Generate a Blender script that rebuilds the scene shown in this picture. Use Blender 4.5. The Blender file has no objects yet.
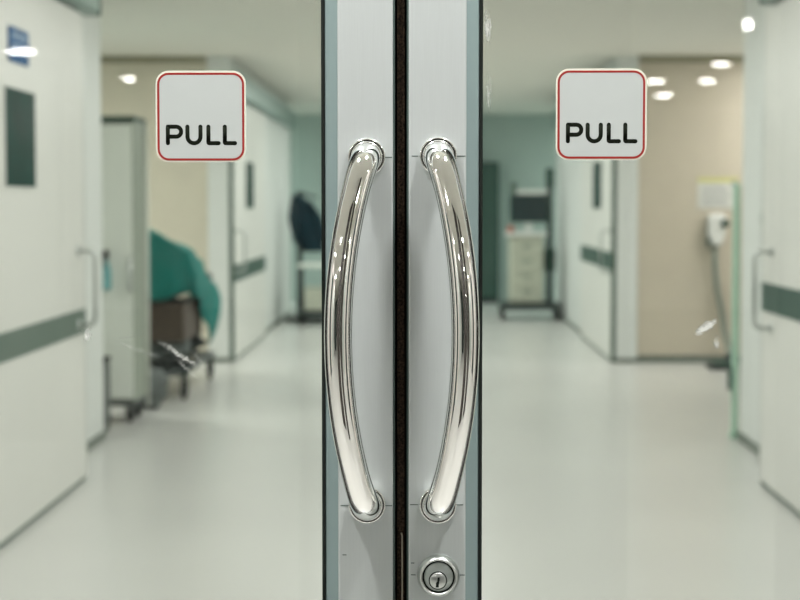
import bpy, bmesh, math, random
from mathutils import Vector, Matrix, noise
random.seed(7)
C = bpy.context.scene.collection
PI = math.pi

# ------------------------------------------------------------------ materials
MATS = {}
def mat(name, col, rough=.5, metal=0., var=.04, scale=6., bump=0., stretch=(1, 1, 1), emis=None, es=0., spec=.5, coat=0.):
    m = bpy.data.materials.new(name); m.use_nodes = True
    nt = m.node_tree; N, L = nt.nodes, nt.links
    p = N['Principled BSDF']
    p.inputs['Roughness'].default_value = rough
    p.inputs['Metallic'].default_value = metal
    p.inputs['Specular IOR Level'].default_value = spec
    p.inputs['Coat Weight'].default_value = coat
    tc = N.new('ShaderNodeTexCoord'); mp = N.new('ShaderNodeMapping')
    mp.inputs['Scale'].default_value = stretch
    L.new(tc.outputs['Object'], mp.inputs['Vector'])
    nz = N.new('ShaderNodeTexNoise'); nz.inputs['Scale'].default_value = scale; nz.inputs['Detail'].default_value = 3
    L.new(mp.outputs[0], nz.inputs['Vector'])
    cr = N.new('ShaderNodeValToRGB')
    a = [max(0, c*(1-var)) for c in col]; b = [min(1, c*(1+var)) for c in col]
    cr.color_ramp.elements[0].position = .3; cr.color_ramp.elements[1].position = .7
    cr.color_ramp.elements[0].color = (*a, 1); cr.color_ramp.elements[1].color = (*b, 1)
    L.new(nz.outputs['Fac'], cr.inputs[0]); L.new(cr.outputs[0], p.inputs['Base Color'])
    if bump:
        bp = N.new('ShaderNodeBump'); bp.inputs['Strength'].default_value = bump; bp.inputs['Distance'].default_value = .002
        L.new(nz.outputs['Fac'], bp.inputs['Height']); L.new(bp.outputs[0], p.inputs['Normal'])
    if emis:
        p.inputs['Emission Color'].default_value = (*emis, 1); p.inputs['Emission Strength'].default_value = es
    MATS[name] = m
    return m

M_floor = mat('polished vinyl floor', (.595, .60, .57), .27, var=.03, scale=.8, spec=.5)
M_ceil = mat('ceiling paint', (.78, .77, .70), .9, var=.015)
M_white = mat('white wall paint', (.72, .75, .72), .5, var=.015)
M_beige = mat('beige wall panel', (.60, .54, .43), .55, var=.02)
M_beige2 = mat('pale beige wall', (.66, .62, .50), .55, var=.02)
M_farwall = mat('far wall paint', (.42, .50, .46), .6, var=.03)
M_base = mat('baseboard vinyl', (.14, .17, .14), .5)
M_cream = mat('cream door laminate', (.73, .735, .69), .42, var=.012, scale=3)
M_band = mat('grey green kick band', (.11, .16, .13), .5, spec=.3)
M_band2 = mat('dark green kick band', (.045, .095, .075), .5, spec=.25)
M_visglass = mat('dark vision glass', (.002, .038, .028), .5, var=.3, scale=4, spec=.08)
M_alu = mat('satin aluminium', (.52, .565, .56), .38, metal=.5, var=.02, scale=40, stretch=(30, 1, .6), bump=.015)
M_bead = mat('blue grey anodised bead', (.235, .315, .315), .45, metal=.5, var=.02)  # the bead's weaker light and teal reflection are put into its colour
M_edge = mat('dark stile edge', (.055, .085, .075), .5)
M_chrome = mat('polished chrome', (.93, .93, .91), .035, metal=1., var=.004)
M_steel = mat('brushed steel', (.55, .58, .56), .3, metal=1.)
M_lockface = mat('nickel lock face', (.36, .40, .38), .4, metal=.8, bump=.1, scale=400)
M_black = mat('black rubber', (.009, .012, .010), .9, spec=.15)
M_brush = mat('brown brush seal', (.022, .015, .010), .9, var=.9, spec=.1, scale=500, bump=.5)
M_bolt = mat('bare edge bolt', (.34, .30, .24), .4, metal=.6)
M_label = mat('sticker white film', (.345, .375, .365), .5, var=.01)
M_lborder = mat('sticker cream border', (.52, .53, .45), .5, var=.01)
M_red = mat('sticker red ink', (.22, .018, .016), .6, spec=.2)
M_ink = mat('sticker black ink', (.008, .010, .007), .9, spec=.0)
M_teal = mat('teal surgical cloth', (.0, .17, .145), .8, var=.15, scale=5)
M_brown = mat('brown vinyl padding', (.075, .055, .04), .6)
M_greycloth = mat('grey crumpled blanket', (.12, .14, .135), .8, var=.5, scale=9)
M_dark = mat('dark frame paint', (.025, .04, .036), .45)
M_cab = mat('grey cabinet laminate', (.76, .80, .73), .5, var=.02)
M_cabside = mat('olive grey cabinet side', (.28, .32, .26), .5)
M_navy = mat('navy coat cloth', (.006, .026, .036), .9, var=.3, spec=.1)
M_green = mat('bright green board', (.42, .64, .50), .35)
M_bluesign = mat('blue sign face', (.02, .11, .27), .5, var=.3, scale=20, spec=.1)
M_wht = mat('white plastic', (.78, .79, .75), .35)
M_hose = mat('grey green hose', (.20, .24, .20), .5)
M_yellow = mat('yellow print', (.62, .60, .22), .6)
M_paper = mat('white paper', (.74, .74, .68), .7)
M_print = mat('grey print', (.30, .32, .33), .7)
M_rail = mat('green grey track cover', (.27, .37, .34), .35, metal=.5)
M_tealpl = mat('teal plastic', (.16, .42, .42), .4)
M_cartcream = mat('cream cart body', (.50, .52, .42), .5)
M_screen = mat('dark monitor screen', (.01, .03, .032), .2)
M_lobbyw = mat('lobby wall paint', (.80, .77, .73), .6)
M_lobbyg = mat('lobby pale partition', (.62, .66, .62), .5)
M_lamp = mat('lamp diffuser', (.9, .9, .9), .5, emis=(1, .98, .93), es=55)
M_panel = mat('panel diffuser', (.9, .9, .9), .5, emis=(1, 1, .96), es=2.0)

def glass_material():
    m = bpy.data.materials.new('door glass'); m.use_nodes = True
    nt = m.node_tree; N, L = nt.nodes, nt.links
    N.remove(N['Principled BSDF']); out = N['Material Output']
    tr = N.new('ShaderNodeBsdfTransparent'); tr.inputs[0].default_value = (.972, .985, .975, 1)
    gl = N.new('ShaderNodeBsdfGlossy'); gl.inputs['Roughness'].default_value = 0.004; gl.inputs[0].default_value = (1, 1, 1, 1)
    fr = N.new('ShaderNodeFresnel'); fr.inputs[0].default_value = 1.5
    mx = N.new('ShaderNodeMixShader')
    L.new(fr.outputs[0], mx.inputs[0]); L.new(tr.outputs[0], mx.inputs[1]); L.new(gl.outputs[0], mx.inputs[2])
    # smears, wipe marks and specks on the outer surface, in the pane's own coordinates
    tc = N.new('ShaderNodeTexCoord')
    def math_(op, a, b=None, clamp=False):
        n = N.new('ShaderNodeMath'); n.operation = op; n.use_clamp = clamp
        for i, v in enumerate((a, b)):
            if v is None: continue
            if isinstance(v, (int, float)): n.inputs[i].default_value = v
            else: L.new(v, n.inputs[i])
        return n.outputs[0]
    def region(cx, cz, rx, rz, ang, nscale, thr, gain, st=(1, 1, 1)):
        mp = N.new('ShaderNodeMapping'); mp.vector_type = 'TEXTURE'
        mp.inputs['Location'].default_value = (cx, 0, cz); mp.inputs['Rotation'].default_value = (0, ang, 0)
        mp.inputs['Scale'].default_value = (rx, 1, rz)
        L.new(tc.outputs['Object'], mp.inputs['Vector'])
        g = N.new('ShaderNodeTexGradient'); g.gradient_type = 'SPHERICAL'
        fl = N.new('ShaderNodeVectorMath'); fl.operation = 'MULTIPLY'; fl.inputs[1].default_value = (1, 0, 1)
        L.new(mp.outputs[0], fl.inputs[0]); L.new(fl.outputs[0], g.inputs[0])
        ns = N.new('ShaderNodeTexNoise'); ns.inputs['Scale'].default_value = nscale; ns.inputs['Detail'].default_value = 5
        ns.inputs['Roughness'].default_value = .65; ns.inputs['Distortion'].default_value = 1.2
        ms = N.new('ShaderNodeVectorMath'); ms.operation = 'MULTIPLY'; ms.inputs[1].default_value = st
        L.new(fl.outputs[0], ms.inputs[0]); L.new(ms.outputs[0], ns.inputs['Vector'])
        fall = math_('MULTIPLY', math_('SUBTRACT', 1, g.outputs['Fac']), .34)     # ragged, not elliptical, outline
        a = math_('MULTIPLY', math_('SUBTRACT', math_('SUBTRACT', ns.outputs['Fac'], thr-.16), fall), gain, True)
        return math_('MULTIPLY', a, math_('MULTIPLY', g.outputs['Fac'], 6, True), True)
    masks = [
        region(-.2775, 1.185, .004, .010, .2, 4.0, .46, 6),               # specks on the grey band
        region(-.196, 1.168, .034, .0042, .60, 3.6, .46, 3, (2.2, 1, .5)),   # bright wiping streak
        region(-.190, 1.156, .030, .0030, .75, 3.0, .52, 2.0, (2.0, 1, .5)),
        region(-.178, 1.163, .026, .0028, .9, 3.0, .53, 1.6, (2.0, 1, .5)),
        region(-.192, 1.140, .020, .014, .5, 3.0, .60, .7, (1.5, 1, .7)),
        region(-.232, 1.172, .040, .0026, .35, 3.0, .47, .9, (1.5, 1, .6)),
        region(-.238, 1.184, .030, .0020, -.15, 3.0, .50, .6, (1.5, 1, .6)),
        region(.268, 1.1925, .0125, .0045, -.62, 4.0, .36, 7, (1, 1, .8)),  # dense white scuff
        region(.2775, 1.178, .004, .012, .1, 5.0, .50, 5),
        region(.0755, 1.455, .0045, .022, 0, 3.0, .44, 5),                # specks beside right gasket
        region(.0765, 1.40, .005, .05, 0, 4.0, .55, 3),
    ]
    # very fine dust everywhere
    v = N.new('ShaderNodeTexVoronoi'); v.inputs['Scale'].default_value = 130
    L.new(tc.outputs['Object'], v.inputs['Vector'])
    d = math_('MULTIPLY', math_('SUBTRACT', .055, v.outputs['Distance']), 30, True)
    sx = N.new('ShaderNodeSeparateColor'); L.new(v.outputs['Color'], sx.inputs[0])
    d = math_('MULTIPLY', d, math_('GREATER_THAN', sx.outputs[0], .93))
    masks.append(math_('MULTIPLY', d, .5))
    ns = N.new('ShaderNodeTexNoise'); ns.inputs['Scale'].default_value = 14; ns.inputs['Detail'].default_value = 6
    L.new(tc.outputs['Object'], ns.inputs['Vector'])
    masks.append(math_('MULTIPLY', math_('SUBTRACT', ns.outputs['Fac'], .5), .10, True))
    tot = masks[0]
    for k in masks[1:]: tot = math_('MAXIMUM', tot, k)
    tot = math_('MULTIPLY', tot, .8)
    df = N.new('ShaderNodeBsdfDiffuse'); df.inputs[0].default_value = (.85, .87, .84, 1)
    tl = N.new('ShaderNodeBsdfTranslucent'); tl.inputs[0].default_value = (.85, .87, .84, 1)
    ms = N.new('ShaderNodeMixShader'); L.new(df.outputs[0], ms.inputs[1]); L.new(tl.outputs[0], ms.inputs[2])
    geo = N.new('ShaderNodeNewGeometry')
    sn = N.new('ShaderNodeSeparateXYZ'); L.new(geo.outputs['True Normal'], sn.inputs[0])
    front = math_('LESS_THAN', sn.outputs[1], -.5)      # only the outer face of the pane is dirty
    tot = math_('MULTIPLY', tot, front)
    m2 = N.new('ShaderNodeMixShader')
    L.new(tot, m2.inputs[0]); L.new(mx.outputs[0], m2.inputs[1]); L.new(ms.outputs[0], m2.inputs[2])
    L.new(m2.outputs[0], out.inputs[0])
    return m
M_glass = glass_material()

# ------------------------------------------------------------------ geometry helpers
class MB:
    def __init__(s): s.bm = bmesh.new()
    def _merge(s, b, smooth=False, M=None):
        if M is not None: bmesh.ops.transform(b, matrix=M, verts=b.verts)
        for f in b.faces: f.smooth = smooth
        me = bpy.data.meshes.new('tmp'); b.to_mesh(me); b.free(); s.bm.from_mesh(me); bpy.data.meshes.remove(me)
        return s
    def box(s, x0, x1, y0, y1, z0, z1, bev=0., seg=2, M=None):
        b = bmesh.new(); bmesh.ops.create_cube(b, size=1)
        for v in b.verts:
            v.co = Vector(((x0+x1)/2+v.co.x*(x1-x0), (y0+y1)/2+v.co.y*(y1-y0), (z0+z1)/2+v.co.z*(z1-z0)))
        if bev: bmesh.ops.bevel(b, geom=list(b.edges), offset=bev, segments=seg, affect='EDGES', profile=.5)
        bmesh.ops.recalc_face_normals(b, faces=b.faces)
        return s._merge(b, False, M)
    def tube(s, pts, r, n=16, caps=True, M=None, sharp=()):
        pts = [Vector(p) for p in pts]; k = len(pts)
        rr = r if isinstance(r, (list, tuple)) else [r]*k
        b = bmesh.new(); rings = []
        d0 = (pts[1]-pts[0]).normalized()
        up = Vector((0, 0, 1)) if abs(d0.z) < .9 else Vector((1, 0, 0))
        u = d0.cross(up).normalized(); w = d0.cross(u).normalized()
        offs = [u*math.cos(2*PI*i/n)+w*math.sin(2*PI*i/n) for i in range(n)]
        rings.append([b.verts.new(pts[0]+o*rr[0]) for o in offs])
        for i in range(1, k):
            din = (pts[i]-pts[i-1]).normalized()
            dout = (pts[i+1]-pts[i]).normalized() if i < k-1 else din
            nn = (din+dout).normalized()
            ring = []; no = []
            q = din.rotation_difference(dout)
            for o in offs:
                o2 = o - din*(o.dot(din)); o2.normalize()
                ring.append(b.verts.new(pts[i]+o2*rr[i]-din*(o2.dot(nn)*rr[i]/max(.2, din.dot(nn)))))
                no.append(q @ o2)
            rings.append(ring); offs = no
        for i in range(k-1):
            for j in range(n):
                b.faces.new((rings[i][j], rings[i][(j+1) % n], rings[i+1][(j+1) % n], rings[i+1][j]))
        if caps:
            b.faces.new(rings[0]); b.faces.new(list(reversed(rings[-1])))
        bmesh.ops.recalc_face_normals(b, faces=b.faces)
        for f in b.faces: f.smooth = len(f.verts) == 4
        for i in sharp:
            for j in range(n):
                e = b.edges.get((rings[i][j], rings[i][(j+1) % n]))
                if e: e.smooth = False
        if M is not None: bmesh.ops.transform(b, matrix=M, verts=b.verts)
        me = bpy.data.meshes.new('tmp'); b.to_mesh(me); b.free(); s.bm.from_mesh(me); bpy.data.meshes.remove(me)
        return s
    def lathe(s, prof, center, axis='Z', n=40, M=None, smooth=True):
        """prof: list of (radius, height) revolved about an axis through center"""
        b = bmesh.new(); rings = []
        c = Vector(center)
        for (r, h) in prof:
            ring = []
            for i in range(n):
                a = 2*PI*i/n; p, q = r*math.cos(a), r*math.sin(a)
                v = {'Z': (p, q, h), 'Y': (p, h, q), 'X': (h, p, q)}[axis]
                ring.append(b.verts.new(c+Vector(v)))
            rings.append(ring)
        for i in range(len(prof)-1):
            for j in range(n): b.faces.new((rings[i][j], rings[i][(j+1) % n], rings[i+1][(j+1) % n], rings[i+1][j]))
        if prof[0][0] > 1e-5: b.faces.new(rings[0])
        if prof[-1][0] > 1e-5: b.faces.new(rings[-1])
        bmesh.ops.remove_doubles(b, verts=b.verts, dist=1e-6)
        bmesh.ops.recalc_face_normals(b, faces=b.faces)
        return s._merge(b, smooth, M)
    def prism(s, outline, y0, y1, bev=0.):
        """outline in x,z extruded from y0 to y1"""
        b = bmesh.new()
        f = b.faces.new([b.verts.new((x, y0, z)) for x, z in outline])
        r = bmesh.ops.extrude_face_region(b, geom=[f])
        for v in r['geom']:
            if isinstance(v, bmesh.types.BMVert): v.co.y = y1
        bmesh.ops.recalc_face_normals(b, faces=b.faces)
        return s._merge(b)
    def ringprism(s, out, inn, y0, y1):
        b = bmesh.new(); n = len(out)
        L = [[b.verts.new((x, y, z)) for x, z in o] for y in (y0, y1) for o in (out, inn)]
        for i in range(n):
            j = (i+1) % n
            b.faces.new((L[0][i], L[0][j], L[1][j], L[1][i])); b.faces.new((L[2][i], L[3][i], L[3][j], L[2][j]))
            b.faces.new((L[0][i], L[2][i], L[2][j], L[0][j])); b.faces.new((L[1][i], L[1][j], L[3][j], L[3][i]))
        bmesh.ops.recalc_face_normals(b, faces=b.faces)
        return s._merge(b)
    def surface(s, fn, nu, nv, thick=.004):
        b = bmesh.new(); V = [[b.verts.new(fn(i/nu, j/nv)) for j in range(nv+1)] for i in range(nu+1)]
        for i in range(nu):
            for j in range(nv): b.faces.new((V[i][j], V[i+1][j], V[i+1][j+1], V[i][j+1]))
        bmesh.ops.recalc_face_normals(b, faces=b.faces)
        b.normal_update()
        inn = [[b.verts.new(V[i][j].co-V[i][j].normal*thick) for j in range(nv+1)] for i in range(nu+1)]
        for i in range(nu):
            for j in range(nv): b.faces.new((inn[i][j], inn[i][j+1], inn[i+1][j+1], inn[i+1][j]))
        for i in range(nu):
            for j in (0, nv): b.faces.new((V[i][j], V[i+1][j], inn[i+1][j], inn[i][j]))
        for j in range(nv):
            for i in (0, nu): b.faces.new((V[i][j], V[i][j+1], inn[i][j+1], inn[i][j]))
        bmesh.ops.recalc_face_normals(b, faces=b.faces)
        return s._merge(b, True)
    def blob(s, c, r, amp=.25, freq=3., seed=0, sub=4):
        b = bmesh.new(); bmesh.ops.create_icosphere(b, subdivisions=sub, radius=1)
        for v in b.verts:
            k = 1+amp*noise.fractal(v.co*freq+Vector((seed*7.3, 0, 0)), .8, 2., 4)
            v.co = Vector((c[0]+v.co.x*r[0]*k, c[1]+v.co.y*r[1]*k, c[2]+v.co.z*r[2]*k))
        return s._merge(b, True)

def wloc(o):
    v = Vector((0, 0, 0))
    while o: v += o.location; o = o.parent
    return v
def obj(name, mb, m, parent=None, origin=None, label=None):
    o_loc = Vector(origin) if origin is not None else (wloc(parent) if parent else Vector((0, 0, 0)))
    bmesh.ops.translate(mb.bm, vec=-o_loc, verts=mb.bm.verts)
    me = bpy.data.meshes.new(name); mb.bm.to_mesh(me); mb.bm.free(); me.materials.append(m)
    o = bpy.data.objects.new(name, me); C.objects.link(o)
    if parent:
        o.parent = parent; o.location = o_loc-wloc(parent)
    else: o.location = o_loc
    if label: o['label'] = label
    return o
def tag(o, label, cat, group=None, kind=None):
    o['label'] = label; o['category'] = cat
    if group: o['group'] = group
    if kind: o['kind'] = kind
    return o
def thing(name, label, cat, loc=(0, 0, 0), group=None, kind=None):
    o = bpy.data.objects.new(name, None); C.objects.link(o); o.location = loc; o.empty_display_size = .1
    return tag(o, label, cat, group, kind)
def struct(name, mb, m, label, cat): return tag(obj(name, mb, m), label, cat, kind='structure')
def rrect(cx, cz, w, h, r, n=8):
    pts = []
    for k, (sx, sz) in enumerate(((1, 1), (-1, 1), (-1, -1), (1, -1))):
        for i in range(n+1):
            a = (k+i/n)*PI/2
            pts.append((cx+sx*(w/2-r)+r*math.cos(a), cz+sz*(h/2-r)+r*math.sin(a)))
    return pts
def arc(cx, cz, r, a0, a1, n=8):
    return [(cx+r*math.cos(math.radians(a0+(a1-a0)*i/n)), cz+r*math.sin(math.radians(a0+(a1-a0)*i/n))) for i in range(n+1)]

H = 2.52            # ceiling height
# ------------------------------------------------------------------ the shell
struct('floor', MB().box(-6, 6, -20, 22.1, -.1, 0), M_floor, 'pale polished vinyl floor of the corridor', 'floor')
struct('ceiling', MB().box(-6, 6, -20, 22.1, H, H+.1), M_ceil, 'plain grey-green painted corridor ceiling', 'ceiling')
for s, nm, wm in ((-1, 'left', M_white), (1, 'right', M_white)):
    def X(a, b): return (min(s*a, s*b), max(s*a, s*b))
    struct('wall_'+nm, MB().box(*X(1.77, 1.9), .1, 8.08, 0, H), M_white, f'near white {nm} wall of the corridor behind the sliding door', 'wall')
    struct(f'wall_{nm}_alcove_side', MB().box(*X(3.6, 3.7), 7.98, 12.9, 0, H).box(*X(1.9, 3.6), 7.98, 8.08, 0, H), M_white,
           f'outer side of the recess off the {nm} of the corridor', 'wall')
    struct(f'wall_{nm}_alcove', MB().box(*X(1.77, 3.6), 12.8, 12.9, 0, H), M_beige if s > 0 else M_beige2,
           'tan beige wall facing the doors on the right of the corridor' if s > 0 else 'pale beige wall facing the doors above the teal draped stretcher', 'wall')
    struct(f'wall_{nm}_far', MB().box(*X(1.6, 1.772), 12.77, 19.4, 0, H).box(*X(1.772, 1.9), 12.9, 19.4, 0, H), M_white, f'far white {nm} wall of the corridor beyond the recess', 'wall')
    struct(f'wall_{nm}_crossing', MB().box(*X(1.9, 6), 19.3, 19.4, 0, H).box(*X(6, 6.1), 19.3, 22.1, 0, H), M_farwall, f'{nm} wall of the dim crossing at the corridor end', 'wall')
    struct(f'baseboard_{nm}', MB().box(*X(1.755, 1.77), 6.6, 8.08, 0, .045).box(*X(1.755, 1.9), 8.08, 8.092, 0, .045), M_base,
           f'dark low baseboard at the foot of the near {nm} wall', 'baseboard')
    struct(f'baseboard_{nm}_alcove', MB().box(*X(1.78, 3.6), 12.785, 12.8, 0, .055), M_base,
           f'dark baseboard along the beige wall on the {nm}', 'baseboard')
    struct(f'baseboard_{nm}_far', MB().box(*X(1.588, 1.6), 12.77, 19.4, 0, .035).box(*X(1.6, 1.78), 12.758, 12.77, 0, .035), M_base,
           f'thin dark baseboard of the far {nm} wall', 'baseboard')
    struct(f'trim_{nm}_alcove', MB().box(*X(1.78, 3.6), 12.74, 12.8, H-.05, H), mat('olive cornice '+nm, (.30, .29, .20), .8),  # dark strip puts the shading under the ceiling into colour
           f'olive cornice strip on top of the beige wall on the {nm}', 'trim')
    struct(f'wall_{nm}_entrance', MB().box(*X(.95, 6), 0, .1, 0, H), M_white, f'wall beside the glass entrance doors on the {nm}', 'wall')
    struct(f'wall_{nm}_lobby', MB().box(*X(4.3, 4.4), -20, 0, 0, H), M_lobbyw, f'{nm} side wall of the lobby in front of the doors', 'wall')
    struct(f'trim_{nm}_lobby', MB().box(*X(4.26, 4.3), -9, -3.4, 0, 2.2).box(*X(4.26, 4.3), -18, -11, 0, 2.2), M_lobbyg, f'pale partition panels on the {nm} lobby wall', 'wall panel')
struct('wall_far', MB().box(-6, 6, 22.0, 22.1, 0, H), M_farwall, 'dim grey-green wall closing the far end of the corridor', 'wall')
struct('wall_lobby_back', MB().box(-6, 6, -20.1, -20, 0, H), M_lobbyw, 'back wall of the lobby in front of the doors', 'wall')
struct('wall_entrance_head', MB().box(-.95, .95, 0, .1, 2.3, H), M_white, 'wall above the glass entrance doors', 'wall')
struct('trim_lobby_column', MB().box(.80, 1.25, -2.3, -2.0, 0, H, .02).box(-.25, .46, -2.3, -2.15, 0, H, .02), mat('dark brown column', (.03, .024, .02), .5), 'dark brown columns in the lobby facing the doors', 'column')  # added out of view, mirrored as dark streaks in the chrome handles
struct('trim_lobby_opening', MB().box(-4.2, -2.0, -8.1, -7.9, 0, 2.1).box(-4.3, -4.2, -2.4, -1.3, 0, 2.2).box(4.2, 4.3, -2.4, -1.3, 0, 2.2), M_dark, 'dark doorways in the lobby facing the doors', 'doorway')  # added unseen dark boxes that darken parts of the chrome reflections

# ------------------------------------------------------------------ glass entrance doors
def entrance_door(s, name, label):
    root = thing(name, label, 'door', (s*.48, .02, 0), kind='structure')
    W = -.0019 if s < 0 else 0.       # the left stile is a touch slimmer
    def X(a, b):
        a, b = [q+W if .05 < q < .075 else q for q in (a, b)]
        return (min(s*a, s*b), max(s*a, s*b))
    def stile(a, b, nm, lb=None):
        obj(nm, MB().box(*X(a, b), 0, .045, .002, 2.295, .0016, 3), M_alu, root, label=lb)
    stile(.0068, .0567, 'stile', 'wide silver-grey satin metal edge stile of the glass door')
    obj('stile_edge', MB().box(*X(.0052, .0070), .0035, .0415, .01, 2.29), M_edge, root)
    # sloping glazing bead between stile and pane
    def bead(a, b):
        b1 = MB(); o = [(a, .0012), (b-.0008, .0090), (b, .0100), (b, .0160), (a, .0160)]
        bm = bmesh.new(); lo = [bm.verts.new((s*x, y, .1)) for x, y in o]; hi = [bm.verts.new((s*x, y, 2.2)) for x, y in o]
        for i in range(len(o)):
            j = (i+1) % len(o); bm.faces.new((lo[i], lo[j], hi[j], hi[i]))
        bm.faces.new(lo); bm.faces.new(hi); bmesh.ops.recalc_face_normals(bm, faces=bm.faces); b1._merge(bm); return b1
    obj('glazing_bead', bead(.0567+W, .0682+W), M_bead, root, label='slim blue-grey strip between stile and glass')
    obj('gasket', MB().box(*X(.0682, .0712), .0085, .0185, .1, 2.2, .0006), M_black, root, label='thin black rubber glazing gasket')
    obj('glass_pane', MB().box(*X(.0650, .896), .0185, .0265, .09, 2.21), M_glass, root, origin=(0, .02, 0), label='clear glass pane with faint smears and dust')
    obj('hinge_stile', MB().box(*X(.89, .945), 0, .045, .002, 2.295, .0016), M_alu, root)
    obj('top_rail', MB().box(*X(.0567, .89), 0, .045, 2.2, 2.295, .0016), M_alu, root)
    obj('bottom_rail', MB().box(*X(.0567, .89), 0, .045, .002, .1, .0016), M_alu, root)
    # pull handle: short legs, mitred into a bar bowed outwards and forwards
    zt, zb, x0 = (1.3422, 1.0385, .0325) if s > 0 else (1.3412, 1.0385, .0294)
    L0, FW, BW, R = .020, .030, .0225, .0119
    n = 40; bar = []
    for i in range(n+1):
        t = i/n; k = (4*t*(1-t))**.95
        bar.append(Vector((s*(x0+BW*k), -L0-FW*k, zt+(zb-zt)*t)))
    def bend(P, A, B):      # tight rounded elbow at P between directions towards A and B
        return [(1-q)**2*A+2*q*(1-q)*P+q*q*B for q in [j/10 for j in range(11)]]
    top, bot = bar[0], bar[-1]
    pts = [Vector((s*x0, 0, zt))] + bend(top, Vector((s*x0, -L0+.016, zt)), bar[2]) + bar[3:-3] + bend(bot, bar[-3], Vector((s*x0, -L0+.016, zb))) + [Vector((s*x0, 0, zb))]
    RR = []
    for p in pts:
        e = min(abs(p.z-zt), abs(p.z-zb)); RR.append(R+.0009*max(0, 1-e/.03))
    h = obj('pull_handle', MB().tube(pts, RR, 40), M_chrome, root,
            label='polished chrome tube pull handle bowed outwards')
    for z in (zt, zb):
        obj('rosette', MB().lathe([(0, .0), (.0164, .0), (.0164, -.0022), (.0158, -.0034), (.0148, -.0040), (.0143, -.0026), (.0140, -.0026), (.0138, -.0046), (.0128, -.0062), (0, -.0062)],
                                  (s*x0, 0, z), 'Y', 56), M_chrome, h)
        obj('rosette_gap', MB().lathe([(.0145, -.0028), (.0145, -.0034), (.0137, -.0034), (.0137, -.0028)], (s*x0, 0, z), 'Y', 56), M_black, h)
    # scribed marks beside the mounts
    mk = MB()
    lines = [(.0480, .0560, zt), (.0095, .0152, zt), (.0475, .0545, zb), (.0080, .0152, zb)] if s > 0 else \
            [(.0075, .0150, zt), (.0455, .0545, zb-.001), (.0075, .0150, zb-.001), (.0475, .0530, .994)]
    if s > 0: lines += [(.0090, .0130, .9765), (.0515, .0560, .9765), (.0090, .0120, .9870)]
    for a, b, z in lines: mk.box(*X(a, b), -.0002, .0002, z-.0004, z+.0004)
    obj('scribed_marks', mk, M_edge, root, label='fine dark scribed lines beside the fittings')
    return root
dL = entrance_door(-1, 'door_1', 'left leaf of the glass entrance door, without a keyhole lock')
dR = entrance_door(1, 'door_2', 'right leaf of the glass entrance door, with the round key lock')
# lock cylinder
lk = (.0331, 0, .9762)
l = obj('lock', MB().lathe([(0, 0), (.0186, 0), (.0186, -.002), (.0176, -.006), (.0158, -.0092), (.0146, -.0092), (.0140, -.0060), (.0138, -.0030), (0, -.0030)],
        lk, 'Y', 56), M_steel, dR, label='round steel key lock')
obj('lock_face', MB().lathe([(0, -.002), (.0128, -.002), (.0128, -.0068), (.0122, -.0074), (0, -.0074)], lk, 'Y', 48), M_lockface, l)
obj('lock_ring', MB().lathe([(.0140, -.003), (.0140, -.0066), (.0127, -.0066), (.0127, -.003)], lk, 'Y', 48), M_black, l)
pc = (lk[0]-.0006, 0, lk[2]-.0030)
obj('lock_ring', MB().lathe([(.0080, -.006), (.0080, -.0077), (.0070, -.0077), (.0070, -.006)], pc, 'Y', 40), M_black, l)
obj('key_plug', MB().lathe([(0, -.006), (.0071, -.006), (.0071, -.0084), (.0066, -.0088), (0, -.0088)], pc, 'Y', 40), M_steel, l)
obj('keyhole', MB().prism([(pc[0]+(q-pc[0])*1.35, w) for q, w in [(pc[0]-.0016, pc[2]-.0058), (pc[0]+.0006, pc[2]-.0058), (pc[0]+.0005, pc[2]-.0035), (pc[0]+.0010, pc[2]-.0020), (pc[0]+.0008, pc[2]-.0006),
                           (pc[0]+.0012, pc[2]+.0002), (pc[0]+.0012, pc[2]+.0030), (pc[0]-.0002, pc[2]+.0030), (pc[0]-.0004, pc[2]-.0004), (pc[0]-.0014, pc[2]-.0022), (pc[0]-.0012, pc[2]-.0038)]],
                          -.0084, -.0090), M_black, l)
# brush seal between the leaves
bs = thing('trim_1', 'dark brown brush seal in the gap between the two door leaves', 'door seal', (0, .01, 0), kind='structure')
obj('brush_strip', MB().box(-.0032, .0032, .0075, .040, .002, 2.295), M_brush, bs)
obj('edge_bolt', MB().tube([(.0012, .0065, .05), (.0012, .0065, 1.0095), (.0004, .0065, 1.0125)], .0007, 8), M_bolt, bs, label='thin pale metal rod in the lower part of the gap')
obj('seal_backing', MB().box(-.0052, .0052, .030, .043, .002, 2.295), M_black, bs)
fr = thing('trim_2', 'metal outer frame around the glass entrance doors', 'door frame', (0, .05, 0), kind='structure')
for x in (-.9485, .9485): obj('jamb', MB().box(x-.0015, x+.0015, -.01, .1, 0, 2.3), M_alu, fr)
obj('head', MB().box(-.95, .95, -.01, .1, 2.297, 2.3), M_alu, fr)

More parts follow.
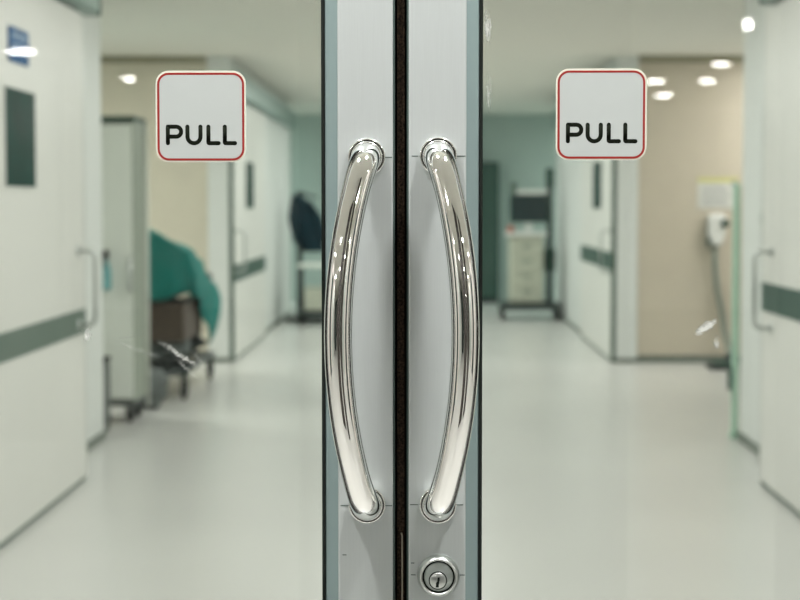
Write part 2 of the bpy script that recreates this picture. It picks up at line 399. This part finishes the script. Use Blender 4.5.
# ------------------------------------------------------------------ PULL stickers
def stroke_letters(cx, cz, y):
    mb = MB(); S = 1/1153.; r = .00182
    def st(p):   # polyline with rounded ends, flattened to ink thickness
        p3 = [((cx+(a*S)), 0, (cz+(b*S))) for a, b in p]
        F = Matrix.Translation((0, y, 0)) @ Matrix.Diagonal((1, .06, 1, 1))
        mb.tube(p3, r, 16, M=F)
        for e in (p3[0], p3[-1]):
            mb.lathe([(0, -r), (r*.5, -r*.866), (r*.866, -r*.5), (r, 0), (r*.866, r*.5), (r*.5, r*.866), (0, r)], e, 'Z', 16, M=F)
    t, b = -10.4, -27.0      # top and bottom stroke centres, px from the sticker centre
    # P
    st([(-33.4, b), (-33.4, t)]); st([(-33.4, t), (-26, t)] + [(x, z) for x, z in arc(-25, t-5.0, 5.0, 90, -90, 12)] + [(-33.4, t-10.0)])
    # U
    st([(-13.6, t)] + arc(-7.0, b+6.6, 6.6, 180, 360, 14) + [(-.4, t)])
    # L L
    for x in (7.6, 24.2): st([(x, t), (x, b+1.0)] + arc(x+1.0, b+1.0, 1.0, 180, 270, 4) + [(x+10.3, b)])
    return mb
def sticker(cx, cz, label):
    y = .0185
    root = thing('pull_sticker', label, 'sticker', (cx, y, cz), group=None)
    w, h = .0792, .0796
    obj('backing', MB().prism(rrect(cx, cz, w, h, .0115), y, y-.00025), M_lborder, root, label='cream outer edge')
    obj('face', MB().prism(rrect(cx, cz-.0003, w-.0065, h-.0065, .0085), y-.0002, y-.00036), M_label, root, label='pale grey-white face')
    obj('border', MB().ringprism(rrect(cx, cz-.0003, w-.0030, h-.0030, .0100), rrect(cx, cz-.0003, w-.0068, h-.0068, .0082), y-.0002, y-.00042), M_red, root, label='thin red rounded border')
    obj('lettering', stroke_letters(cx, cz, y-.0004), M_ink, root, label='bold black word PULL')
sticker(-.1753, 1.3775, 'white square sticker with red border and black PULL, on the left door pane')
sticker(.1747, 1.3790, 'white square sticker with red border and black PULL, on the right door pane')

# ------------------------------------------------------------------ sliding doors along the corridor
def bar_handle(parent, s, xf, y, z0, z1, out=.08, r=.010):
    x1 = s*(xf-out)
    pts = [(s*xf, y, z1)] + [(x1+s*.03*(1-math.sin(a*PI/8)), y, z1-.0-.03*(1-math.cos(a*PI/8))) for a in range(5)] + \
          [(x1+s*.03*(1-math.cos(a*PI/8)), y, z0+.03*(1-math.sin(a*PI/8))) for a in range(5)] + [(s*xf, y, z0)]
    h = obj('handle', MB().tube(pts, r, 12), M_steel, parent)
    for z in (z0, z1): obj('rosette', MB().lathe([(0, 0), (.026, 0), (.026, -s*.008), (0, -s*.008)], (s*xf, y, z), 'X', 20), M_steel, h)
    return h
def sliding_door(name, s, y0, y1, band, win, label, xf=1.60, hz=(.745, 1.09), hy=None, nearend=False, bm=M_band, track=(0, 0), hlabel=None):
    root = thing(name, label, 'door', (s*(xf+.03), (y0+y1)/2, 0), kind='structure')
    def X(a, b): return (min(s*a, s*b), max(s*a, s*b))
    obj('panel', MB().box(*X(xf, xf+(.055 if xf > 1.57 else .036)), y0, y1, .022, 2.19, .004), M_cream, root)
    obj('floor_seal', MB().box(*X(xf+.004, xf+(.05 if xf > 1.57 else .034)), y0, y1, .003, .022), M_band, root)  # dark strip stands in for shade in the gap under the door
    obj('band', MB().box(*X(xf-.004, xf), y0+.0, y1-.006, band[0], band[1], .001), bm, root, label='dark grey-green protective band')
    ye = y0 if nearend else y1
    obj('edge_trim', MB().box(*X(xf-.002, xf+(.057 if xf > 1.57 else .038)), *((ye-.006, ye+.002) if not nearend else (ye-.012, ye)), .022, 2.19), M_steel if not nearend else M_band, root)
    if win:
        f = obj('window_frame', MB().box(*X(xf-.006, xf), win[0]-.015, win[1]+.015, win[2]-.015, win[3]+.015, .002), M_cream, root)
        obj('window_glass', MB().box(*X(xf-.0075, xf-.002), win[0], win[1], win[2], win[3]), M_visglass, f, label='dark green narrow vision glass')
    bar_handle(root, s, xf, hy, *hz)
    tr = thing('door_track', 'metal sliding track cover above the '+hlabel, 'door track', (s*xf, (track[0]+track[1])/2, 2.2))
    obj('cover', MB().box(*X(xf-.05, xf+(.06 if xf > 1.57 else .036)), track[0], track[1], 2.205, 2.40, .02), M_rail, tr)
    obj('end_cap', MB().box(*X(xf-.052, xf+(.062 if xf > 1.57 else .038)), track[1], track[1]+.02, 2.203, 2.402, .005), M_band2, tr)
    return root
d3 = sliding_door('door_3', -1, 4.0, 6.62, (.702, .815), (5.08, 5.58, 1.372, 1.752), 'near cream sliding door on the left with dark vision window',
             hy=6.45, xf=1.58, track=(2.6, 6.80), hlabel='near left sliding door')
d4 = sliding_door('door_4', 1, 4.0, 6.52, (.815, .945), (4.6, 5.1, 1.365, 1.752), 'near cream sliding door at the right edge with dark green band',
             hy=6.28, xf=1.58, bm=M_band2, track=(2.6, 6.38), hlabel='near right sliding door')
for s, d in ((-1, d3), (1, d4)):   # jamb filling between the sliding panel and the wall
    a, b = sorted((s*1.70, s*1.77))
    obj('jamb', MB().box(a, b, 3.9, 6.4, 0, 2.30), M_white, d)
sliding_door('door_5', -1, 12.80, 15.6, (.66, .80), (13.75, 14.4, 1.27, 1.68), 'far left cream sliding door beyond the recess, narrow window slit',
             xf=1.56, hy=12.88, nearend=True, track=(12.9, 18.9), hlabel='far left sliding door', bm=M_band2)
sliding_door('door_6', 1, 12.80, 15.6, (.76, .91), (13.6, 14.35, 1.27, 1.68), 'far right cream sliding door left of the tan wall, narrow window slit',
             xf=1.56, hy=12.88, nearend=True, track=(12.9, 18.9), hlabel='far right sliding door', bm=M_band2)
sg = thing('door_sign', 'small blue sign above the window of the near left sliding door', 'sign', (-1.575, 5.32, 1.92))
obj('plate', MB().box(-1.58, -1.572, 5.16, 5.48, 1.855, 1.99, .002), M_bluesign, sg)
mk = MB()
for k in range(5): mk.box(-1.572, -1.5712, 5.20+.05*k, 5.235+.05*k, 1.945+.008*(k % 2), 1.968)
mk.box(-1.572, -1.5712, 5.21, 5.43, 1.915, 1.925)
obj('pattern', mk, mat('pale blue print', (.30, .42, .55), .5), sg, label='faint pale marks on the blue plate')
sw = thing('wall_switch', 'small grey switch plate on the white wall above the right door handle', 'switch', (1.765, 7.5, 1.2))
obj('plate', MB().box(1.757, 1.77, 7.40, 7.50, 1.17, 1.29, .003), M_cab, sw)
obj('rocker', MB().box(1.753, 1.758, 7.43, 7.47, 1.20, 1.26, .002), M_steel, sw)

# ------------------------------------------------------------------ left side: cabinet, bin, bottle, stretcher
def caster(mb_w, x, y, r=.045, w=.028):
    mb_w.lathe([(0, -w/2), (r*.8, -w/2), (r, -w*.3), (r, w*.3), (r*.8, w/2), (0, w/2)], (x, y, r+.001), 'X', 20)
def add_caster(parent, x, y, r=.045, ztop=.13, m=M_black):
    mb = MB(); mb.box(x-.026, x-.018, y-.02, y+.02, r*.6, r*2+.012).box(x+.018, x+.026, y-.02, y+.02, r*.6, r*2+.012).box(x-.026, x+.026, y-.022, y+.022, r*2+.008, max(ztop, r*2+.014))
    c = obj('caster', mb, M_dark, parent)
    w = MB(); caster(w, x, y, r); obj('wheel', w, m, c)
cb = thing('storage_cabinet', 'tall pale grey cabinet on black casters beside the left sliding door', 'cabinet', (-2.0, 8.9, 0))
X0, X1, Y0, Y1 = -2.32, -1.70, 8.72, 9.12
obj('body', MB().box(X0, X1, Y0+.02, Y1, .13, 1.80, .006), M_cabside, cb, label='olive grey carcass')
for a, b in ((X0+.01, (X0+X1)/2-.002), ((X0+X1)/2+.002, X1-.012)):
    d = obj('door', MB().box(a, b, Y0, Y0+.02, .15, 1.775, .003), M_cab, cb)
obj('top', MB().box(X0-.01, X1+.01, Y0-.01, Y1+.01, 1.80, 1.825, .004), M_band2, cb, label='dark green top edge')
obj('corner_post', MB().tube([(X1+.012, Y1-.01, .06), (X1+.012, Y1-.01, 1.80)], .013, 12), M_cab, cb)
obj('grip', MB().tube([(X1-.02, Y0, .98), (X1-.02, Y0-.035, .97), (X1-.02, Y0-.035, .80), (X1-.02, Y0, .79)], .012, 10), M_steel, cb)
obj('base_frame', MB().box(X0, X1, Y0, Y1, .105, .13, .004), M_dark, cb)
for x in (X0+.06, X1-.04):
    for y in (Y0+.06, Y1-.06): add_caster(cb, x, y, .045, .105)
bn = thing('waste_bin', 'narrow black bin in the gap before the tall pale cabinet', 'bin', (-1.86, 8.33, 0))
obj('body', MB().box(-1.98, -1.795, 8.22, 8.44, .004, .40, .02), M_dark, bn)
obj('lid', MB().box(-1.985, -1.79, 8.215, 8.445, .402, .43, .01), M_black, bn)
sb = thing('spray_bottle', 'teal spray bottle with black trigger hung on the pale cabinet front', 'bottle', (-1.865, 8.69, .80))
obj('body', MB().lathe([(0, .80), (.028, .80), (.032, .81), (.032, .90), (.026, .94), (.013, .965), (.013, .98), (0, .98)], (-1.865, 8.685, 0), 'Z', 24), M_tealpl, sb)
obj('trigger', MB().box(-1.880, -1.850, 8.66, 8.71, .98, 1.035, .006).box(-1.874, -1.856, 8.615, 8.66, 1.01, 1.03, .003).tube([(-1.865, 8.65, 1.005), (-1.865, 8.64, .975), (-1.865, 8.655, .94)], .006, 8), M_black, sb)

st = thing('stretcher_trolley', 'wheeled stretcher with brown pad standing under the teal drape', 'stretcher', (-1.85, 10.7, 0))
sx0, sx1, sy0, sy1 = -2.20, -1.55, 9.85, 11.45
obj('mattress', MB().box(sx0+.02, sx1-.02, sy0, sy1, .70, .80, .03, 3), M_brown, st)
fm = MB()
for x in (sx0+.02, sx1-.02): fm.tube([(x, sy0, .67), (x, sy1, .67)], .02, 10).tube([(x, sy0+.05, .19), (x, sy1-.05, .19)], .02, 10)
for y in (sy0+.02, sy1-.02): fm.tube([(sx0+.02, y, .67), (sx1-.02, y, .67)], .02, 10)
for y in (sy0+.07, sy1-.07): fm.tube([(sx0+.02, y, .19), (sx1-.02, y, .19)], .02, 10)
obj('frame', fm, M_dark, st)
for yy in (10.05, 10.85): obj('column', MB().box(-1.95, -1.80, yy, yy+.4, .5, .69, .02), M_dark, st)
obj('side_panel', MB().box(sx1-.035, sx1-.015, sy0+.02, 10.75, .40, .66, .006), M_brown, st, label='brown side panel')
obj('end_panel', MB().box(sx0+.02, sx1-.02, sy0-.01, sy0+.01, .40, .66, .004), M_brown, st, label='brown end panel')
obj('lower_shelf', MB().box(sx0+.04, sx1-.04, sy0+.07, sy1-.07, .165, .185, .004), M_dark, st)
for x in (sx0+.05, sx1-.03):
    for y in (sy0+.10, sy1-.12): 
        add_caster(st, x, y, .07, .17)
obj('rail_post', MB().tube([(-1.965, sy0+.02, .67), (-1.965, sy0+.02, 1.17)], .012, 10).lathe([(.0, 1.155), (.03, 1.16), (.035, 1.18), (.03, 1.20), (0, 1.205)], (-1.965, sy0+.02, 0), 'Z', 18), M_steel, st)
# teal cloth: hump over the pad, falling over the corridor side
def drape(u, v):
    # u: 0..0.2 hangs over the near end, then runs along the stretcher; v: 0 back .. 1 hem on the corridor side
    e = min(1, u/.2); uu = max(0, (u-.2)/.8)
    y = 9.80+1.68*uu
    top = .86+.33*math.exp(-((uu-.05)/.50)**2)-.16*max(0, uu-.7)/.3
    hem = .70-.34*math.exp(-((uu-.62)/.20)**2)-.10*uu
    xe = -1.525
    if v < .5:
        k = v/.5; x = -2.24+(xe+2.24)*k
        z = top*(1-.16*k**3)-.16*math.exp(-(k/.22)**2)
    else:
        k = (v-.5)/.5; x = xe+.03*math.sin(k*2.6)+.02*math.sin(uu*24+k*2)*k
        z0 = top*.84; z = z0+(hem-z0)*k
    if u < .2:
        zl = .70+.02*math.sin(v*30)
        z = zl+(z-zl)*(1-(1-e)**1.6)
        y = 9.80-.03*(1-e)+.015*math.sin(v*40)*(1-e)
        if v > .5: y += .02*(v-.5)
    n = noise.fractal(Vector((x*3.1, y*3.3, z*2.2)), .9, 2, 4)
    return Vector((x+.02*n, y, z+.03*n))
tag(obj('surgical_drape', MB().surface(drape, 60, 60, .006), M_teal, origin=(-1.85, 10.7, .85)), 'rumpled teal surgical drape heaped over the stretcher', 'cloth')
tag(obj('blanket_bundle', MB().blob((-1.80, 10.22, .345), (.21, .27, .14), .35, 2.2, 1), M_greycloth, origin=(-1.80, 10.22, .19)), 'crumpled grey bundle on the near end of the stretcher shelf', 'blanket')
tag(obj('plastic_bag', MB().blob((-1.78, 10.90, .335), (.19, .28, .13), .35, 2.6, 5), M_dark, origin=(-1.78, 10.90, .19)), 'dark sagging bag on the far end of the stretcher shelf', 'bag')
tag(obj('floor_bag', MB().blob((-1.74, 9.50, .14), (.12, .16, .125), .3, 2.6, 9), M_greycloth, origin=(-1.74, 9.55, 0)), 'small grey sack on the floor before the stretcher', 'bag')

# ------------------------------------------------------------------ far left trolley with coat
tl = thing('utility_trolley', 'dark-framed trolley with pale top at the far left end of the corridor', 'trolley', (-1.15, 17.4, 0))
obj('top_shelf', MB().box(-1.36, -.90, 17.2, 17.7, .62, .66, .008), M_cab, tl)
fm = MB()
for x in (-1.34, -.92):
    for y in (17.22, 17.68): fm.tube([(x, y, .09), (x, y, .63)], .016, 8)
obj('frame', fm.box(-1.38, -.88, 17.18, 17.72, .10, .15, .01), M_dark, tl)
obj('box_drawer', MB().box(-1.29, -.93, 17.23, 17.66, .155, .40, .01), M_cartcream, tl, label='cream drawer box')
for x in (-1.33, -.93):
    for y in (17.24, 17.66): add_caster(tl, x, y, .04, .10)
cs = thing('coat_stand', 'dark upright stand behind the far trolley carrying the dark coat', 'stand', (-1.42, 17.9, 0))
obj('pole', MB().tube([(-1.38, 17.85, .02), (-1.38, 17.85, 1.46)], .035, 10), M_dark, cs)
obj('base', MB().box(-1.55, -1.10, 17.79, 17.91, .004, .05, .01).box(-1.39, -1.27, 17.6+.15, 18.1, .004, .05, .01), M_dark, cs)
obj('arm', MB().tube([(-1.48, 17.85, 1.38), (-1.33, 17.85, 1.43), (-1.18, 17.85, 1.38)], .014, 8), M_dark, cs)
ct = thing('dark_coat', 'dark navy coat hanging at the far left end of the corridor', 'coat', (-1.33, 17.83, 1.4))
obj('body', MB().lathe([(0, 1.42), (.05, 1.415), (.10, 1.37), (.135, 1.28), (.15, 1.1), (.16, .92), (.165, .80), (.13, .78), (0, .80)], (-1.33, 17.75, 0), 'Z', 24,
                       M=Matrix(((1, 0, -.28, .33), (0, 1, 0, 0), (0, 0, 1, 0), (0, 0, 0, 1))) @ Matrix.Translation((-.2*1.33, 17.75*.45, 0)) @ Matrix.Diagonal((.8, .55, 1, 1))), M_navy, ct)
for sg_ in (-1, 1):
    obj('sleeve', MB().tube([(-1.36+sg_*.07, 17.74, 1.33), (-1.31+sg_*.14, 17.73, 1.15), (-1.24+sg_*.15, 17.72, .88)], [.045, .05, .042], 12), M_navy, ct)

# ------------------------------------------------------------------ far right equipment
dk = thing('dark_cabinet', 'tall dark teal cabinet standing against the far end wall', 'cabinet', (.8, 21.7, 0))
obj('body', MB().box(.45, 1.0, 21.5, 21.98, .06, 1.87, .01), M_visglass, dk)
obj('door', MB().box(.47, .72, 21.48, 21.5, .08, 1.85, .004).box(.73, .98, 21.48, 21.5, .08, 1.85, .004), M_band2, dk)
obj('plinth', MB().box(.46, .99, 21.52, 21.97, .0, .06), M_dark, dk)
ec = thing('equipment_cart', 'cream medical cart with monitor at the far right end of the corridor', 'medical cart', (1.2, 18.2, 0))
obj('base', MB().box(.86, 1.56, 17.95, 18.55, .11, .19, .03), M_dark, ec)
for x in (.90, 1.52):
    for y in (18.0, 18.5): add_caster(ec, x, y, .05, .115)
cbn = obj('body', MB().box(.98, 1.36, 18.05, 18.5, .19, .95, .02), M_cartcream, ec)
for k in range(4): 
    dd = obj('drawer', MB().box(1.0, 1.34, 18.035, 18.05, .22+.17*k, .375+.17*k, .005), M_cartcream, ec)
    obj('pull', MB().box(1.12, 1.22, 18.022, 18.035, .32+.17*k, .335+.17*k), M_band, dd)
obj('worktop', MB().box(.94, 1.40, 18.0, 18.52, .95, .99, .01), M_wht, ec)
obj('red_bottle', MB().lathe([(0, .99), (.035, .99), (.035, 1.04), (.015, 1.07), (0, 1.07)], (.99, 18.08, 0), 'Z', 16), mat('red orange cap', (.42, .10, .05), .5), ec)
pl = MB().tube([(1.45, 18.4, .15), (1.45, 18.4, 1.72)], .035, 12)
obj('pole', pl, M_dark, ec)
obj('pole_box', MB().box(1.39, 1.52, 18.34, 18.46, .55, .80, .01), M_band2, ec); obj('pole_box', MB().box(1.40, 1.50, 18.35, 18.45, 1.5, 1.72, .01), M_band2, ec)
mo = obj('monitor', MB().box(.98, 1.42, 18.15, 18.21, 1.10, 1.42, .012), M_band2, ec, label='dark flat monitor')
obj('screen', MB().box(1.0, 1.40, 18.145, 18.151, 1.12, 1.40), M_screen, mo)
obj('monitor_stand', MB().box(1.16, 1.24, 18.2, 18.28, .985, 1.2, .01), M_wht, ec)
obj('top_tray', MB().box(1.06, 1.40, 18.12, 18.35, 1.425, 1.47, .01), M_wht, ec)
obj('camera_head', MB().box(.985, 1.06, 18.12, 18.2, 1.425, 1.56, .01), M_band, ec)

# ------------------------------------------------------------------ right recess: dispenser, poster, green board
dp = thing('wall_dispenser', 'white handset-shaped dispenser on the tan wall with hanging grey hose', 'dispenser', (2.42, 12.78, 1.1))
obj('housing', MB().box(2.335, 2.485, 12.70, 12.80, 1.02, 1.23, .035, 4).box(2.37, 2.46, 12.69, 12.80, .97, 1.05, .02, 3), M_wht, dp)
obj('button', MB().lathe([(0, -.02), (.035, -.02), (.035, 0), (0, 0)], (2.475, 12.70, 1.15), 'Y', 20), M_band2, dp, label='dark green round button')
obj('bracket', MB().box(2.335, 2.36, 12.72, 12.79, .95, 1.19, .01), M_band, dp)
obj('hose', MB().tube([(2.40, 12.74, .98), (2.405, 12.745, .80), (2.425, 12.75, .60), (2.465, 12.75, .42), (2.485, 12.73, .25), (2.485, 12.5, .11), (2.45, 12.32, .055)], .024, 10), M_hose, dp)
fp = thing('foot_pedal', 'dark green foot pedal on the floor below the white dispenser', 'pedal', (2.40, 12.2, 0))
obj('base', MB().box(2.27, 2.50, 12.12, 12.36, .004, .035, .01), M_dark, fp)
obj('tread', MB().box(2.30, 2.47, 12.10, 12.30, .04, .06, .008, M=Matrix.Rotation(0, 4, 'X')), M_band2, fp)
obj('valve', MB().lathe([(0, .03), (.05, .03), (.05, .09), (.03, .12), (0, .12)], (2.46, 12.32, 0), 'Z', 16), M_dark, fp)
ps = thing('wall_notice', 'white paper notice with yellow header on the tan wall', 'poster', (2.43, 12.795, 1.28))
obj('paper', MB().box(2.262, 2.598, 12.792, 12.8, 1.272, 1.525), M_paper, ps)
obj('header', MB().box(2.262, 2.598, 12.790, 12.793, 1.485, 1.525), M_yellow, ps, label='yellow header strip')
mk = MB()
for k in range(5): mk.box(2.30, 2.50+.02*(k % 3), 12.7905, 12.793, 1.44-.035*k, 1.452-.035*k)
mk.box(2.54, 2.59, 12.7895, 12.793, 1.45, 1.50)
obj('print', mk, M_print, ps)
gb = thing('guard_post', 'tall slim pale green post upright at the right wall corner', 'post', (1.746, 8.12, 0))
obj('pole', MB().box(1.728, 1.764, 8.10, 8.135, .04, 1.42, .008), M_green, gb)
obj('clamp', MB().box(1.708, 1.727, 8.095, 8.14, .27, .40, .006), M_band2, gb)
obj('foot', MB().box(1.72, 1.772, 8.094, 8.145, 0, .04, .006), M_green, gb)

# ------------------------------------------------------------------ lamps
def area(name, loc, sx, sy, power, col=(1, .985, .93), rot=(0, 0, 0)):
    l = bpy.data.lights.new(name, 'AREA'); l.shape = 'RECTANGLE'; l.size = sx; l.size_y = sy; l.energy = power; l.color = col
    o = bpy.data.objects.new(name, l); C.objects.link(o); o.location = loc; o.rotation_euler = rot
    return o
def panel(x, y, sx, sy, power, where, col=(1, .985, .93)):
    t = thing('ceiling_light', 'flush rectangular ceiling light '+where, 'ceiling light', (x, y, H), 'rectangular ceiling lights')
    fr_ = MB()
    for a in ((x-sx/2-.03, x+sx/2+.03, y-sy/2-.03, y-sy/2), (x-sx/2-.03, x+sx/2+.03, y+sy/2, y+sy/2+.03), (x-sx/2-.03, x-sx/2, y-sy/2, y+sy/2), (x+sx/2, x+sx/2+.03, y-sy/2, y+sy/2)):
        fr_.box(*a, H-.02, H)
    obj('frame', fr_, M_wht, t)
    obj('diffuser', MB().box(x-sx/2, x+sx/2, y-sy/2, y+sy/2, H-.012, H-.001), M_panel, t)
    area('panel_lamp', (x, y, H-.03), sx, sy, power, col)
HP = 21
for i, y in enumerate((1.3, 3.3, 5.3, 7.6)):
    panel(0, y, 1.2, .6, HP, 'over the corridor, number %s from the doors' % ('one', 'two', 'three', 'four')[i], (1, .985, .97))
for y, pw, wh in ((10.2, 22, 'before the recess mouth'), (13.0, 33, 'between the recess corners'), (15.6, 31, 'over the far sliding doors'), (18.2, 27, 'over the far trolley and cart')):
    panel(-.12, y, .5, 1.2, pw, wh, (.98, 1, .97))  # fill panels added to brighten the far corridor, hidden behind the stile
panel(-2.95, 10.4, .6, 1.2, 42, 'in the recess on the left')
panel(3.2, 12.0, .5, 1.0, 24, 'in the recess on the right', (1, .95, .95))
panel(-3.6, 20.6, .6, 1.2, 62, 'in the left of the far crossing', (.85, 1, .97))
panel(3.6, 20.6, .6, 1.2, 62, 'in the right of the far crossing', (.85, 1, .97))
for x, y, pw, wh in ((-.5, -.38, 31, 'just before the left door leaf'), (.5, -.38, 31, 'just before the right door leaf'), (-1.7, -2.4, 6, 'left, second from the doors'), (1.7, -2.4, 6, 'right, second from the doors'),
                     (-3.75, -1.5, 17, 'by the left lobby wall, nearest the doors'), (3.75, -1.5, 17, 'by the right lobby wall, nearest the doors'),
                     (-3.75, -4.2, 18, 'by the left lobby wall, further back'), (3.75, -4.2, 18, 'by the right lobby wall, further back'),  # wall-side lamps are added, lighting side walls mirrored in the chrome
                     (-1.2, -4.8, 12, 'left, third from the doors'), (1.4, -4.8, 12, 'right, third from the doors'), (0, -8.0, 18, 'middle, fourth from the doors')):
    dl = thing('downlight', 'round recessed lobby downlight '+wh, 'downlight', (x, y, H), 'round lobby downlights')
    obj('trim_ring', MB().lathe([(.105, -.001), (.105, -.008), (.09, -.012), (.09, -.001)], (x, y, H), 'Z', 28), M_wht, dl)
    obj('diffuser', MB().lathe([(0, -.001), (.088, -.001), (.088, -.008), (0, -.008)], (x, y, H), 'Z', 24), M_lamp, dl)
    a = area('downlight_lamp', (x, y, H-.014), .17, .17, pw, (1, .965, .955)); a.data.shape = 'DISK'
# round downlights of the lobby, seen mirrored in the door glass
F_, TH = 1730., math.atan(95/1730.)
PH = math.atan(25/F_*math.cos(TH)); CAM = Vector((.021, -1.5, 1.3))
ROT = Matrix.Rotation(PH, 3, 'Z') @ Matrix.Rotation(PI/2-TH, 3, 'X')
for i, (px, py, r, lab) in enumerate(((20, 51, .12, 'on the left, second row'), (128, 79, .075, 'on the left, last row'), (748, 21, .03, 'on the right, small, first row'), (722, 64, .085, 'on the right, third row'),
                       (708, 81, .085, 'on the right, fourth row outer'), (656, 81, .085, 'on the right, fourth row inner'), (664, 95, .10, 'on the right, last row'))):
    d = ROT @ Vector((px-400, 300-py, -F_)); t = (H-.012-CAM.z)/d.z; p = CAM+d*t
    x, y = p.x, 2*.0185-p.y
    dl = thing('downlight', 'round recessed lobby downlight '+lab, 'downlight', (x, y, H), 'round lobby downlights')
    obj('trim_ring', MB().lathe([(r+.015, -.001), (r+.015, -.008), (r, -.012), (r, -.001)], (x, y, H), 'Z', 28), M_wht, dl)
    hh = .012 if r > .05 else .05
    obj('diffuser', MB().lathe([(0, -.001), (r*.98, -.001), (r*.98, -.010), (r*.7, -.010-hh), (0, -.012-hh)], (x, y, H), 'Z', 24), M_lamp, dl)

# ------------------------------------------------------------------ camera, world, view
w = bpy.data.worlds.new('World'); bpy.context.scene.world = w; w.use_nodes = True
w.node_tree.nodes['Background'].inputs[0].default_value = (.5, .6, .58, 1); w.node_tree.nodes['Background'].inputs[1].default_value = .1
cd = bpy.data.cameras.new('Camera'); cam = bpy.data.objects.new('Camera', cd); C.objects.link(cam)
cam.location = CAM; cam.rotation_euler = (PI/2-TH, 0, PH)
cd.sensor_width = 36; cd.lens = F_*36/800; cd.clip_start = .02; cd.clip_end = 100
cd.dof.use_dof = True; cd.dof.focus_distance = 1.487; cd.dof.aperture_fstop = 9.0; cd.dof.aperture_blades = 0
sc = bpy.context.scene
sc.camera = cam
sc.view_settings.view_transform = 'Standard'; sc.view_settings.look = 'None'
sc.view_settings.exposure = 0.0; sc.view_settings.gamma = 1; sc.view_settings.use_curve_mapping = False
sc.cycles.use_denoising = True
sc.cycles.max_bounces = 10; sc.cycles.transparent_max_bounces = 16
sc.cycles.sample_clamp_indirect = 8
